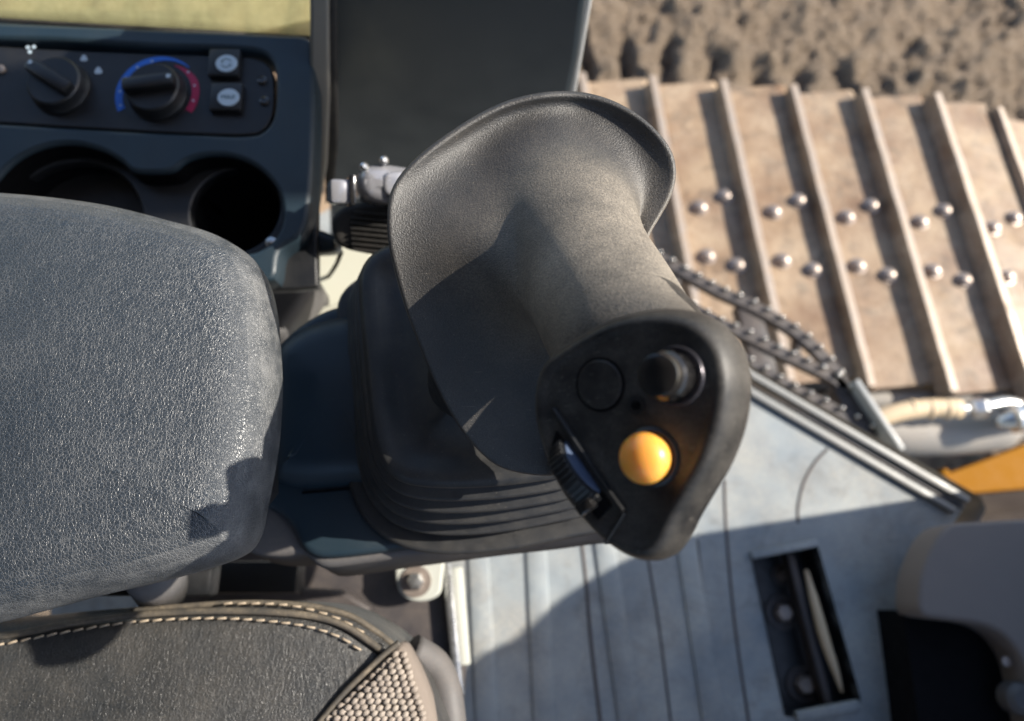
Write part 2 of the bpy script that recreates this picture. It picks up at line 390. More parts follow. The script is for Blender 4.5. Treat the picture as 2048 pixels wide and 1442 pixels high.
# ================================================================== CRAWLER TRACK
def track():
    z0 = -.80
    top = [G(1443, 165, z0+.04), G(1725, 180, z0+.04)]
    pitch = ((top[1]-top[0])/2); pitch.z = 0
    pl = pitch.length
    a = G(1585, 175, z0+.04); b = G(1741, 775, z0+.04); rd = b-a; L = rd.length; rd.normalize()
    out = -rd
    nx = Vector((-out.y, out.x, 0)) ; nx = nx if nx.x > 0 else -nx
    nxs = pitch.normalized()
    root = thing('crawler_track', (a.x, a.y, z0), 'rusty crawler track of bolted steel shoes with worn ribs, lying beyond the serrated step', 'track')
    # shoe mesh in local axes: x across shoe (pitch), y along the rib, z up, origin at its middle
    def shoe_plate():
        prof = [(-pl*.49, .004), (-pl*.46, .012), (pl*.40, .012), (pl*.44, .005), (pl*.485, -.004)]
        bm = bmesh.new(); n = 14
        def sec(y, inn=0): return [Vector((x, y, z)) for x, z in prof]+[Vector((x, y, z-.014)) for x, z in reversed(prof)]
        r = []
        for j in range(n+1):
            y = -L/2+L*j/n; r.append(sec(y))
        add_loft(bm, r, True, True, True)
        # scalloped ends
        for v in bm.verts:
            if abs(abs(v.co.y)-L/2) < 1e-5:
                v.co.y *= 1-.02*abs(math.sin((v.co.x/pl+.5)*math.pi))
        return meshof(bm, True, 30)
    def rib_mesh():
        bm = bmesh.new(); n = 16; r = []
        for j in range(n+1):
            y = -L/2+L*j/n; w = .0008*math.sin(j*2.3)
            hh = .046+.0008*math.sin(j*1.7)
            r.append([Vector(q) for q in ((-.021, y, .0), (-.012, y, .013), (-.0105, y, hh-.003), (-.009+w, y, hh), (.009+w, y, hh), (.0105, y, hh-.003), (.013, y, .013), (.026, y, .0))])
        add_loft(bm, r, True, True, True)
        for f in bm.faces: pass
        me = meshof(bm, True, 35)
        me.materials.append(M_steel); me.materials.append(M_worn)
        for p in me.polygons:
            c = p.center
            if c.z > .0405 and p.normal.z > .3: p.material_index = 1
        return me
    def bolt_mesh():
        bm = bmesh.new(); lathe_bm(bm, Matrix(), [(.024, 0), (.024, .003), (.018, .0035), (.018, .012), (.013, .017), (.004, .0185)], 12)
        return meshof(bm, True, 40)
    pm, rm, bmh = shoe_plate(), rib_mesh(), bolt_mesh()
    pm.materials.append(M_steel); bmh.materials.append(M_bolt)
    base = a + rd*(L/2); base.z = z0
    angs = {}
    c2_ = a - nxs*2*pl + rd*(L/2); c2_.z = z0
    off = []
    for q in ((1400, 415), (1450, 392), (1415, 512), (1475, 530)):
        dq = G(*q, z0+.02)-c2_; off.append((dq.dot(nx), dq.dot(rd)))
    # positions along the path; the track bends downwards past the fourth shoe
    pos = base.copy(); shoes = []
    def step(p, ang): return p + (nxs*math.cos(ang) - Vector((0, 0, 1))*math.sin(ang))*pl
    p = base.copy(); seq = [(0, p.copy(), 0)]
    bend = [0, .05, .20, .38, .55, .7, .85]
    cur = p
    for k in range(1, 7):
        cur = step(cur, bend[k-1]); seq.append((k, cur.copy(), (bend[k-1]+bend[min(k, 6)])/2))
    cur = p
    for k in range(1, 9):
        cur = step(cur, 0) - nxs*2*pl; seq.append((-k, cur.copy(), 0))
    rnd = random.Random(3)
    for k, q, ang in seq:
        x = (nx*math.cos(ang)-Vector((0, 0, 1))*math.sin(ang)).normalized(); y = (-rd); zz = x.cross(y)
        if zz.z < 0: y = -y; zz = x.cross(y)
        ysg = 1 if y.dot(rd) > 0 else -1
        q = q + Vector((0, 0, 1))*rnd.uniform(-.004, .004)
        M = Matrix(((x.x, y.x, zz.x, q.x), (x.y, y.y, zz.y, q.y), (x.z, y.z, zz.z, q.z), (0, 0, 0, 1)))
        # the rib stands on the near edge of each shoe
        Ms = M @ Matrix.Translation((pl*.5, 0, 0)); s = inst('track_shoe', pm, Ms, root)
        Ml = Ms.inverted()
        g = bpy.data.objects.new('rib', rm); COL.objects.link(g); g.parent = s; g.matrix_local = Ml @ M @ Matrix.Translation((0, 0, .010))
        for (bx, by) in off:
            bo = bpy.data.objects.new('bolt', bmh); COL.objects.link(bo); bo.parent = s
            bo.matrix_local = Ml @ M @ Matrix.Translation((bx, by*ysg, .012)) @ Matrix.Rotation(rnd.uniform(0, 3), 4, 'Z')
    # chain under the shoes
    bm = bmesh.new()
    for s in (-.08, .10):
        M = Matrix(((nxs.x, rd.x, 0, base.x+rd.x*s-nxs.x*.7), (nxs.y, rd.y, 0, base.y+rd.y*s-nxs.y*.7), (0, 0, 1, z0-.10), (0, 0, 0, 1)))
        add_box(bm, M, 1.6, .06, .09, .004)
    link('chain_rail', meshof(bm, False), M_dark, root)
    return base, nx, rd, L
TB = track()

# ================================================================== UNDERCARRIAGE pieces at the right
zf = -.72
def at(px, py, z): return G(px, py, z)
fr_ = thing('track_frame', G(1950, 960, -.95), 'amber yellow painted track frame with dark ribs beside the grey hose guard', 'frame')
f = Z(-.85)
ye = f.loop([(1840, 962), (1900, 945), (1990, 912), (2100, 870), (2300, 860), (2300, 975), (2048, 978), (1915, 990)])
plate('side_plate', f, [ye], -.10, 0, M_yel, fr_, .004)
c = f.uv(1884, 948); lathe('bolt', f.mat(c.x, c.y, .0), [(.014, 0), (.014, .012), (.008, .02)], M_yel, fr_, 8)
f = Z(-.80)
ld = thing('frame_ledge', G(2000, 1010, -.80), 'brown dusty steel ledge between yellow frame and grey console cover', 'ledge')
plate('ledge_plate', f, [f.loop([(1915, 992), (2048, 980), (2300, 970), (2300, 1070), (1900, 1075), (1880, 1040)])], -.05, 0, M_brn, ld, .003)
plate('ledge_lip', f, [f.loop([(1940, 1035), (2048, 1020), (2300, 1010), (2300, 1045), (2048, 1050), (1960, 1060)])], .002, .02, M_brn, ld, .003)
gd = thing('hose_guard', G(1880, 860, -.80), 'long dusty grey steel hose guard with rounded end, under the tan hose', 'guard')
def sausage(name, px, z, rad, mat, parent, k=24, n=16, flat=1):
    pts = resample([G(x, y, z) for x, y in px], k, False)
    rr = [rad*min(1, math.sqrt(max(.05, 1-(1-min(i, k-1-i)/3)**2))) if min(i, k-1-i) < 3 else rad for i in range(k)]
    bm = bmesh.new(); add_tube(bm, pts, rr, n)
    return link(name, meshof(bm), mat, parent)
sausage('lower_pipe', [(1690, 850), (1780, 865), (1880, 868), (1970, 860), (2035, 850)], -.80, .056, M_pipe, gd)
sausage('upper_rail', [(1640, 800), (1780, 800), (1900, 796), (1990, 797), (2030, 806)], -.86, .034, M_pipe, gd)
box('back_plate', Fr(G(1850, 830, -.90), (0, 0, 1)).mat(), (.62, .14, .02), M_dark, gd, .004)
hs = thing('hydraulic_hose', G(1850, 830, -.70), 'tan sleeved hydraulic hose curving to a steel fitting above the grey guard', 'hose')
tube('sleeve', [G(1700, 868, -.74), G(1745, 842, -.71), G(1800, 824, -.70), G(1860, 816, -.70), G(1920, 818, -.70)], .0225, M_hose, hs, 14, k=20)
for q in (1820, 1856, 1890):
    tube('clamp', [G(q, 818, -.70), G(q+5, 818, -.70)], .0245, M_hose, hs, 14)
tube('ferrule', [G(1918, 818, -.70), G(1935, 818, -.70)], .016, M_silver, hs, 12)
lathe('nut', Fr(G(1958, 816, -.70), (1, 0, .25), (0, 1, 0)).mat(0, 0, -.02), [(.02, 0), (.0265, .006), (.0265, .03), (.02, .038)], M_silver, hs, 6)
tube('fitting', [G(1965, 815, -.70), G(2010, 806, -.71), G(2040, 812, -.72)], .017, M_silver, hs, 12, k=8)
cy = thing('cylinder_rod', G(2040, 830, -.68), 'bright steel rod end entering from the right beside the hose fitting', 'rod')
tube('rod', [G(1995, 846, -.68), G(2048, 832, -.68), G(2300, 780, -.68)], [.012, .030, .036], M_silver, cy, 16)
lathe('rod_collar', Fr(G(2020, 838, -.68), (1, .2, 0), (0, 1, 0)).mat(), [(.030, 0), (.036, .004), (.036, .02), (.030, .024)], M_silver, cy, 20)

# ================================================================== SERRATED STEP
st = thing('serrated_step', G(1560, 690, -.30), 'dark serrated anti-slip step with bright worn teeth, outside the floor edge', 'step')
zs = -.30
r1 = [(1290, 490), (1330, 513), (1379, 541), (1443, 575), (1498, 599), (1553, 629), (1600, 660), (1645, 702), (1672, 735), (1692, 768)]
r2 = [(1330, 578), (1382, 605), (1440, 637), (1498, 663), (1556, 693), (1617, 721), (1669, 748), (1695, 772)]
r3 = [(1470, 700), (1529, 736), (1590, 771), (1648, 800), (1706, 830), (1740, 850)]
tooth = bmesh.new(); lathe_bm(tooth, Matrix(), [(.0050, -.004), (.0050, .006), (.0044, .0095), (.0028, .0120), (.0010, .0128)], 10)
tooth = meshof(tooth, True, 40); tooth.materials.append(M_glint)
for row in (r1, r2, r3):
    p = [G(x, y+8, zs) for x, y in row]
    pp = resample(p, 40, False)
    bm = bmesh.new()
    rings = []
    for i, q in enumerate(pp):
        t = (pp[min(i+1, 39)]-pp[max(i-1, 0)]).normalized(); s = Vector((t.y, -t.x, 0))
        rings.append([q+s*u+Vector((0, 0, w)) for u, w in ((-.012, -.016), (-.012, -.001), (-.010, .001), (.010, .001), (.012, -.001), (.012, -.016))])
    add_loft(bm, rings, True, True, True); bar = link('bar', meshof(bm, True, 40), M_dark, st)
    Lr = sum((pp[i+1]-pp[i]).length for i in range(39)); nt_ = int(Lr/.0275)
    tp = resample(p, nt_, False)
    for i, q in enumerate(tp):
        t = (tp[min(i+1, nt_-1)]-tp[max(i-1, 0)]).normalized(); a = math.atan2(t.y, t.x)
        inst('tooth', tooth, Matrix.Translation(q+Vector((t.y, -t.x, 0))*(-.006)) @ Matrix.Rotation(a, 4, 'Z'), st)
def bar(name, a, b, w, h, mat, parent, z, zt=0, bev=.002):
    A, B = G(*a, z), G(*b, z); d = (B-A); f = Fr((A+B)/2+Vector((0, 0, zt)), (0, 0, 1), d)
    return box(name, f.mat(), (d.length, w, h), mat, parent, bev)
bar('crossbar', (1498, 602), (1535, 745), .045, .04, M_dark, st, zs, -.026)
bar('crossbar', (1355, 550), (1340, 600), .02, .04, M_dark, st, zs, -.026)
bar('crossbar', (1602, 665), (1600, 718), .008, .04, M_dark, st, zs, -.026)
bar('end_bar', (1684, 770), (1745, 880), .03, .04, M_dark, st, zs, -.024)
bar('edge_strip', (1700, 768), (1790, 905), .010, .06, M_edge, st, zs, .0)

# ================================================================== CAB FLOOR
fz = Z(0)
fl = [(560, 470), (700, 395), (900, 425), (1100, 530), (1300, 645), (1520, 778), (1700, 872), (1920, 996), (1930, 1012), (1905, 1050),
      (1870, 1120), (1830, 1200), (1860, 1700), (100, 1700), (100, 700)]
outer = fz.loop(fl)
slot = fz.loop([(1502, 1110), (1600, 1090), (1632, 1086), (1722, 1405), (1712, 1412), (1590, 1432), (1570, 1432)])
cf = thing('cab_floor', (0, .1, 0), 'worn grey rubber cab floor mat with long grooves and a rectangular pedal slot', 'floor mat')
plate('mat_sheet', fz, [outer, slot], -.02, 0, M_mat, cf, .001)
def groove(px, w, z=.0, mat=M_dark, name='groove', h=.0012):
    p = resample([G(x, y, z) for x, y in px], 30, False); bm = bmesh.new(); rings = []
    for i, q in enumerate(p):
        t = (p[min(i+1, 29)]-p[max(i-1, 0)]).normalized(); s = Vector((t.y, -t.x, 0))
        rings.append([q+s*u+Vector((0, 0, k)) for u, k in ((-w, -.001), (-w*.7, h), (w*.7, h), (w, -.001))])
    add_loft(bm, rings, False); return link(name, meshof(bm), mat, cf)
groove([(1160, 1050), (1172, 1160), (1182, 1280), (1204, 1470)], .0028)
groove([(1290, 1080), (1318, 1250), (1345, 1470)], .0018)
groove([(1449, 960), (1453, 1060), (1470, 1250), (1500, 1460)], .0022)
groove([(1395, 1080), (1420, 1300), (1440, 1470)], .0014)
groove([(1596, 1046), (1597, 1010), (1608, 965), (1630, 925), (1655, 898)], .0022)
# raised broad ribs of the mat
for a, b in (((1205, 1060), (1262, 1470)), ((1368, 1060), (1430, 1470)), ((1070, 1050), (1090, 1470)), ((955, 1080), (975, 1470))):
    A, B = G(*a, 0), G(*b, 0); d = B-A; f = Fr((A+B)/2, (0, 0, 1), d)
    box('raised_rib', f.mat(0, 0, .0015), (d.length, .028, .005), M_mat, cf, .002)
# pedal well
pw = thing('pedal_well', G(1600, 1260, -.1), 'black recessed pedal well in the floor with bolt heads and a worn pale pedal rod', 'pedal')
f2 = Z(-.06)
plate('well_bottom', f2, [f2.loop([(1480, 1080), (1660, 1070), (1760, 1460), (1560, 1480)])], -.01, 0, M_black, pw, .001)
rim = resample([q for q in slot], 60, True, False)
loft('well_wall', [[fz.at(q.x, q.y, .003) for q in rim], [fz.at(q.x, q.y, -.06) for q in rim]], M_black, pw)
for px, py in ((1563, 1225), (1605, 1368), (1562, 1150)):
    c = f2.uv(px, py); s = .6 if py == 1150 else 1
    b = lathe('washer', f2.mat(c.x, c.y, 0), [(.024*s, 0), (.024*s, .004), (.014*s, .004)], M_dark, pw, 24)
    lathe('bolt_head', f2.mat(c.x, c.y, .004), [(.014*s, 0), (.014*s, .008), (.010*s, .012), (.004*s, .011)], M_bolt, b, 6)
bar('divider', (1572, 1104), (1655, 1425), .010, .03, M_dark, pw, -.03)
tube('pedal_rod', [G(1612, 1140, -.012), G(1628, 1200, -.006), G(1650, 1280, -.004), G(1672, 1345, -.006), G(1684, 1385, -.012)], [.003, .006, .007, .006, .002], M_hose, pw, 12, k=16)
bar('well_lip', (1500, 1112), (1632, 1086), .010, .012, M_mat, pw, 0, .003)
bar('well_lip', (1590, 1432), (1716, 1408), .012, .012, M_mat, pw, 0, .003)
# sill rails along the floor edge
sr = thing('door_sill', G(1600, 830, .02), 'long worn grey metal door sill with two parallel rails at the floor edge', 'sill')
for (a, b, w, h, m) in (((1180, 566), (1932, 1004), .011, .010, M_sill), ((1160, 575), (1920, 1018), .004, .004, M_dark), ((1150, 583), (1905, 1023), .010, .007, M_sill)):
    bar('rail', a, b, w, h, m, sr, 0, .006, .003)
p0 = resample([G(x, y, -.03) for x, y in ((1150, 540), (1520, 762), (1935, 1000), (1948, 1012), (1930, 1050), (1900, 1080))], 40, False)
loft('sill_face', [[q+Vector((0, 0, k)) for q in p0] for k in (.032, -.06)], M_sill, sr, closed=False)

# ================================================================== FRONT RIGHT CONSOLE COVER
cc = thing('front_console_cover', G(1950, 1200, .1), 'grey dusty plastic cover with a black round-cornered opening, right edge of the floor', 'cover')
fc = Z(.12)
o = [(1838, 1215), (1838, 1190), (1842, 1150), (1868, 1085), (1900, 1050), (1960, 1043), (2100, 1036), (2400, 1030), (2400, 1800), (2110, 1800), (2085, 1500), (2066, 1400), (2046, 1320), (2010, 1272), (1965, 1250), (1880, 1238), (1848, 1232)]
hole = [(1852, 1246), (1874, 1234), (1960, 1240), (2010, 1258), (2045, 1300), (2058, 1360), (2075, 1800), (1945, 1800), (1900, 1500)]
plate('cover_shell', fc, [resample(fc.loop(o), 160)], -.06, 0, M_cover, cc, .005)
pass
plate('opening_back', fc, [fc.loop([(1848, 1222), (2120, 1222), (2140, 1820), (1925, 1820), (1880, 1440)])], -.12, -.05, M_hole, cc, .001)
c = fc.uv(2033, 1325); lathe('screw', fc.mat(c.x, c.y, -.02), [(.006, 0), (.006, .003), (.003, .004)], M_bolt, cc, 12)
c = fc.uv(2056, 1400); lathe('knob', fc.mat(c.x, c.y, -.03), [(.018, 0), (.018, .02), (.012, .026)], M_consd, cc, 24)

# ================================================================== SEAT
zt = .52; fs = Z(zt)
se = thing('operator_seat', G(400, 1380, .45), 'black vinyl seat cushion with stitched tan piping and woven taupe corner', 'seat')
so_ = fs.loop([(-500, 1225), (-200, 1235), (0, 1236), (150, 1222), (300, 1210), (450, 1203), (600, 1206), (680, 1222), (745, 1256), (795, 1296), (835, 1350), (868, 1420), (900, 1520), (920, 1900), (-500, 1900)])
dome('cushion', fs, so_, M_leath, se, 200, .022, 0, .10, .006)
def follow(px, fr, rad, mat, name, parent, k=80, h=0.):
    return tube(name, [fr.p(x, y, h) for x, y in px], rad, mat, parent, 8, k=k)
follow([(-200, 1275), (0, 1272), (150, 1245), (280, 1229), (450, 1222), (600, 1229), (680, 1248), (740, 1285), (775, 1312)], fs, .0024, M_pipng, 'piping', se, h=-.0012)
follow([(250, 1222), (450, 1207), (600, 1211), (690, 1232), (750, 1268), (790, 1300)], fs, .0022, M_pipng, 'piping', se, h=-.012)
sm = bmesh.new(); add_tube(sm, [Vector((-.0032, 0, -.0004)), Vector((-.0016, 0, .0007)), Vector((.0016, 0, .0007)), Vector((.0032, 0, -.0004))], .00075, 6); sm = meshof(sm); sm.materials.append(M_stit)
for row, hh in (([(0, 1290), (150, 1261), (280, 1243), (450, 1237), (600, 1250), (680, 1274), (735, 1310)], .0012), ([(450, 1207), (540, 1208), (600, 1215), (680, 1240), (740, 1276)], -.004)):
    pts = [fs.p(x, y, hh) for x, y in row]; Lr = sum((pts[i+1]-pts[i]).length for i in range(len(pts)-1))
    q = resample(pts, int(Lr/.0082), False)
    for i in range(len(q)-1):
        t = q[i+1]-q[i]; inst('stitch', sm, Matrix.Translation(q[i]) @ Matrix.Rotation(math.atan2(t.y, t.x)+.12, 4, 'Z'), se)
fab = fs.loop([(800, 1285), (822, 1310), (848, 1365), (868, 1430), (880, 1520), (900, 1800), (560, 1800), (590, 1500), (640, 1432), (690, 1382), (740, 1335)])
dome('fabric_panel', fs, fab, M_knb, se, 120, .012, .004, .03, .004)
kb = bmesh.new()
poly = resample(fab, 80)
bmesh.ops.create_icosphere
kx, ky = Vector((.93, .36)), Vector((-.36, .93))
unit = bmesh.new(); bmesh.ops.create_icosphere(unit, subdivisions=1, radius=1); uv_ = [v.co.copy() for v in unit.verts]; uf = [[v.index for v in f_.verts] for f_ in unit.faces]; unit.free()
def inside(p, poly):
    c = False; n = len(poly)
    for i in range(n):
        a, b = poly[i], poly[i-1]
        if (a.y > p.y) != (b.y > p.y) and p.x < (b.x-a.x)*(p.y-a.y)/(b.y-a.y)+a.x: c = not c
    return c
c0 = fs.uv(760, 1400); ip = inset(poly, .003)
vs, fc_ = [], []
for i in range(-75, 76):
    for j in range(-80, 81):
        q = c0 + kx*(i*.0047) + ky*(j*.0038+(.0019 if i % 2 else 0))
        q += Vector((random.uniform(-1, 1), random.uniform(-1, 1)))*.0005
        if not inside(q, ip): continue
        dd = min((q-e).length for e in poly)
        hz = .004 + .004 - .012*max(0, 1-dd/.012)**2
        a = .5+random.uniform(-.3, .3); b0 = len(vs)
        for u in uv_:
            x, y = u.x*.0033, u.y*.0022
            vs.append(fs.at(q.x+x*math.cos(a)-y*math.sin(a), q.y+x*math.sin(a)+y*math.cos(a), hz-.0003+u.z*.0016))
        fc_ += [[b0+k for k in f_] for f_ in uf]
me = bpy.data.meshes.new('knots'); me.from_pydata(vs, [], fc_); me.polygons.foreach_set('use_smooth', [True]*len(me.polygons))
kn = link('fabric_knots', me, M_knit, se); kn['kind'] = 'stuff'
follow([(635, 1450), (690, 1385), (738, 1338), (770, 1308), (800, 1284)], fs, .0020, M_pipng, 'edge_seam', se, h=.004)
tube('seat_pan_edge', [fs.p(800, 1310, -.06), fs.p(850, 1350, -.07), fs.p(876, 1420, -.07), fs.p(890, 1600, -.07)], .012, M_consd, se, 12, k=24)
# seat suspension / base
sb = thing('seat_base', G(700, 1250, .2), 'dark dusty steel seat base with bright rail strip, between seat and floor mat', 'seat base')
fb = Z(.22)
plate('base_box', fb, [fb.loop([(330, 1085), (560, 1100), (880, 1120), (905, 1200), (912, 1330), (900, 1500), (300, 1500)])], -.20, 0, M_dark, sb, .004)
plate('upper_shelf', fb, [fb.loop([(330, 1168), (560, 1172), (700, 1180), (760, 1215), (700, 1290), (330, 1290)])], .01, .05, M_dark, sb, .004)
box('support_block', Fr(G(480, 1155, .30), (0, 0, 1)).mat(), (.12, .03, .03), M_black, sb, .003)
bar('rail_strip', (894, 1128), (920, 1390), .009, .02, M_silver, sb, .22, .005)
bar('pale_flange', (914, 1135), (930, 1330), .012, .012, M_bright, sb, .20, .0)
bk = thing('bolted_bracket', G(838, 1165, .25), 'small pale bracket tab holding one shiny bolt, under the console edge', 'bracket')
fk = Z(.25)
plate('tab', fk, [resample(fk.loop([(795, 1125), (795, 1175), (815, 1198), (850, 1202), (878, 1188), (884, 1160), (884, 1110), (840, 1110)]), 60)], -.01, 0, M_bright, bk, .002)
c = fk.uv(832, 1163); b = lathe('washer', fk.mat(c.x, c.y, 0), [(.016, 0), (.016, .002), (.008, .002)], M_bolt, bk, 24)
lathe('bolt_head', fk.mat(c.x, c.y, .002), [(.009, 0), (.009, .006), (.006, .009), (.002, .0095)], M_silver, b, 6)

# ================================================================== LEFT CONSOLE (carries the joystick)
zc = .523; fcn = Z(zc)
lc = thing('joystick_console', G(900, 900, zc-.05), 'blue-grey plastic side console arm carrying the joystick boot', 'console')
co = fcn.loop([(540, 780), (545, 705), (590, 655), (650, 618), (720, 600), (900, 560), (1150, 600), (1290, 760), (1310, 900), (1265, 1020), (1180, 1052), (1000, 1075), (800, 1100), (640, 1116), (604, 1100), (585, 1060), (560, 1030), (520, 1010), (420, 980), (300, 900), (300, 780)])
dome('console_shell', fcn, co, M_cons, lc, 200, .006, 0, .012, 0)
co2 = fcn.loop([(540, 780), (545, 705), (590, 655), (650, 618), (720, 600), (900, 560), (1150, 600), (1290, 760), (1325, 900), (1285, 1040), (1180, 1066), (1000, 1088), (800, 1114), (660, 1134), (630, 1132), (600, 1105), (585, 1108), (540, 1112), (480, 1100), (420, 1060), (300, 900), (300, 780)])
dome('console_skirt', fcn, co2, M_consd, lc, 200, .005, -.008, .06, -.002, flare=-.004)
hump = [(548, 800), (552, 720), (580, 680), (640, 650), (720, 640), (800, 700), (800, 960), (700, 972), (600, 975), (555, 960), (545, 900)]
dome('shoulder_hump', fcn, fcn.loop(hump), M_cons, lc, 120, .022, .022, .03, .002)
bar('seam_line', (604, 986), (706, 977), .0014, .004, M_hole, lc, zc+.0005, -.001, .0005)

# ================================================================== ARMREST
fa = Z(.67)
ao = Z(.67-.022).loop([(-400, 352), (-200, 372), (0, 388), (120, 398), (240, 415), (340, 440), (430, 466), (490, 500), (524, 545), (541, 610), (549, 700), (551, 770), (546, 860), (536, 930), (520, 1010), (508, 1066), (482, 1102), (410, 1132), (300, 1162), (180, 1190), (60, 1222), (-60, 1252), (-400, 1290)])
ar = thing('armrest', fa.p(200, 800, -.05), 'wide black grained vinyl armrest with dusty edges, left of the joystick', 'armrest')
def armrest():
    o = resample(ao, 260); rings = []
    prof = [(.004, -.048), (.0, -.036), (.0, -.028), (.0018, -.019), (.0048, -.0115), (.010, -.006), (.017, -.002), (.024, 0)]
    for d, h in prof: rings.append([fa.at(q.x, q.y, h) for q in inset(o, d)])
    base = inset(o, .022); c = fa.uv(-60, 800)
    for f_ in (.06, .13, .22, .34, .5, .7, .9):
        rings.append([fa.at(q.x, q.y, .0035*(1-(1-f_)**2)) for q in toward(base, c, f_)])
    return loft('padded_top', rings, M_arm, ar, cap0=True, cap1=True)
armrest()
plate('support_plate', fa, [fa.loop([(-300, 470), (430, 520), (480, 700), (480, 950), (380, 1080), (200, 1150), (-300, 1210)])], -.07, -.044, M_black, ar, .004)
# strut below the armrest, seen at its lower edge
sp = thing('armrest_strut', G(330, 1180, .55), 'grey plastic armrest hinge stub under the lower right armrest edge', 'hinge')
tube('stub', [V(300, 1120, .50), V(325, 1180, .54)], [.022, .018], M_consd, sp, 20)
box('hinge_arm', Fr(V(300, 1150, .55), (0, 0, 1)).mat(), (.10, .03, .02), M_black, sp, .004)

# ================================================================== BOOT (bellows)
bt = thing('joystick_boot', V(950, 800, .52), 'black rubber bellows boot with stacked folds around the joystick stem', 'boot')
zp, zb = .612, .530
fp, fb2 = Z(zp), Z(zb)
NB = 160
topo = resample(fp.loop([(716, 570), (722, 535), (745, 505), (790, 484), (900, 470), (1080, 480), (1190, 510), (1225, 600), (1235, 780), (1225, 900), (1190, 938), (1080, 962), (960, 974), (860, 974), (800, 962), (765, 930), (745, 870), (726, 700)]), NB)
boto = resample(fb2.loop([(690, 640), (692, 600), (720, 570), (790, 545), (950, 540), (1120, 550), (1250, 600), (1280, 700), (1285, 880), (1270, 990), (1230, 1035), (1120, 1062), (1000, 1085), (880, 1090), (800, 1072), (745, 1030), (715, 970), (700, 880), (690, 740)]), NB)
def align(ring, ref):
    n = len(ring); best = None
    for rv in (ring, ring[::-1]):
        for k in range(0, n, 1):
            s = sum((rv[(i+k) % n]-ref[i]).length_squared for i in range(0, n, 8))
            if best is None or s < best[0]: best = (s, rv[k:]+rv[:k])
    return best[1]
boto = align(boto, topo)
T3 = [fp.at(q.x, q.y, 0) for q in topo]
rings = []
nf = 5
c2 = lambda loop2: cen(loop2)
for k in range(nf+1):
    f_ = k/nf
    o = [a.lerp(b, f_) for a, b in zip(topo, boto)]; z = zp+(zb-zp)*f_
    dz = (zp-zb)/nf
    if k == nf:
        rings.append([Vector((q.x, q.y, z)) for q in o]); break
    # crisp outer lip then deep groove
    for ins, hz in ((.0016, .0), (.0004, -.0006), (0, -.0018), (.0004, -.0032), (.0040, -.0052), (.0062, -.0075), (.0060, -dz*.8), (.0020, -dz*.97)):
        rings.append([Vector((q.x, q.y, z+hz)) for q in inset(o, ins)])
bot_c = [Vector((q.x, q.y, zb-.001)) for q in inset(boto, -.003)]
rings.append(bot_c)
# top plate, recessed slope, cone up to the stem
stemc = Vector((G(950, 770, zp).x, G(950, 770, zp).y))
top_r = [[Vector((q.x, q.y, zp+h)) for q in o] for o, h in (
    (inset(topo, .012), .001), (inset(topo, .008), .0022), (inset(topo, .004), .0018), (inset(topo, .002), .0008))]
cone = []
i12 = inset(topo, .014)
for f_, h in ((.92, .020), (.80, .017), (.66, .0115), (.5, .006), (.36, .0015), (.22, -.0012), (.12, -.0018), (.04, -.0008)):
    cone.append([Vector((q.x, q.y, 0)).lerp(Vector((stemc.x, stemc.y, 0)), f_)+Vector((0, 0, zp+h)) for q in i12])
loft('bellows', cone+top_r+rings, M_boot, bt, cap0=True)
# rubber skirt flange on the console
dome('flange', Z(zb), [Vector((q.x, q.y)) for q in inset(boto, -.006)], M_boot, bt, 0, .003, .001, .006, 0)

# ================================================================== JOYSTICK
js = thing('joystick', V(1150, 720, .36), 'black ergonomic joystick grip with flared hand rest and orange button on its head', 'joystick')
NG = 144
Bc, Nc = V(1130, 460, .402), V(1262, 705, .314)
A = (Nc-Bc).normalized()
e1 = (cR*.89+cU*.46*1.0); e1 = (e1-A*e1.dot(A)).normalized(); e2 = A.cross(e1)
rimpx = [(785, 450, .385), (789, 400, .386), (808, 362, .388), (850, 318, .390), (900, 280, .393), (960, 242, .396), (1020, 214, .398), (1090, 198, .399),
         (1160, 197, .402), (1220, 212, .401), (1272, 240, .399), (1312, 275, .397), (1338, 312, .395), (1346, 348, .394), (1338, 390, .393), (1316, 432, .391),
         (1292, 480, .385), (1300, 560, .374), (1325, 660, .358), (1330, 760, .344), (1300, 860, .345), (1215, 925, .360), (1145, 946, .392), (1100, 949, .413), (1050, 944, .416),
         (1000, 929, .415), (958, 893, .412), (915, 835, .407), (880, 768, .402), (850, 696, .397), (820, 615, .391), (800, 545, .387), (788, 492, .385)]
rim = resample([V(*p) for p in rimpx], 400)
def ang(p):
    q = p-Bc; return math.atan2(q.dot(e2), q.dot(e1)) % (2*math.pi)
ra = sorted([(ang(p), p) for p in rim], key=lambda t: t[0])
def rim_at(a):
    a %= 2*math.pi
    for i in range(len(ra)):
        if ra[i][0] >= a:
            (a0, p0), (a1, p1) = ra[i-1], ra[i]
            if i == 0: a0 -= 2*math.pi
            return p0.lerp(p1, (a-a0)/max(a1-a0, 1e-9))
    (a0, p0), (a1, p1) = ra[-1], ra[0]; return p0.lerp(p1, (a-a0)/max(a1+2*math.pi-a0, 1e-9))
rimc = cen(rim)
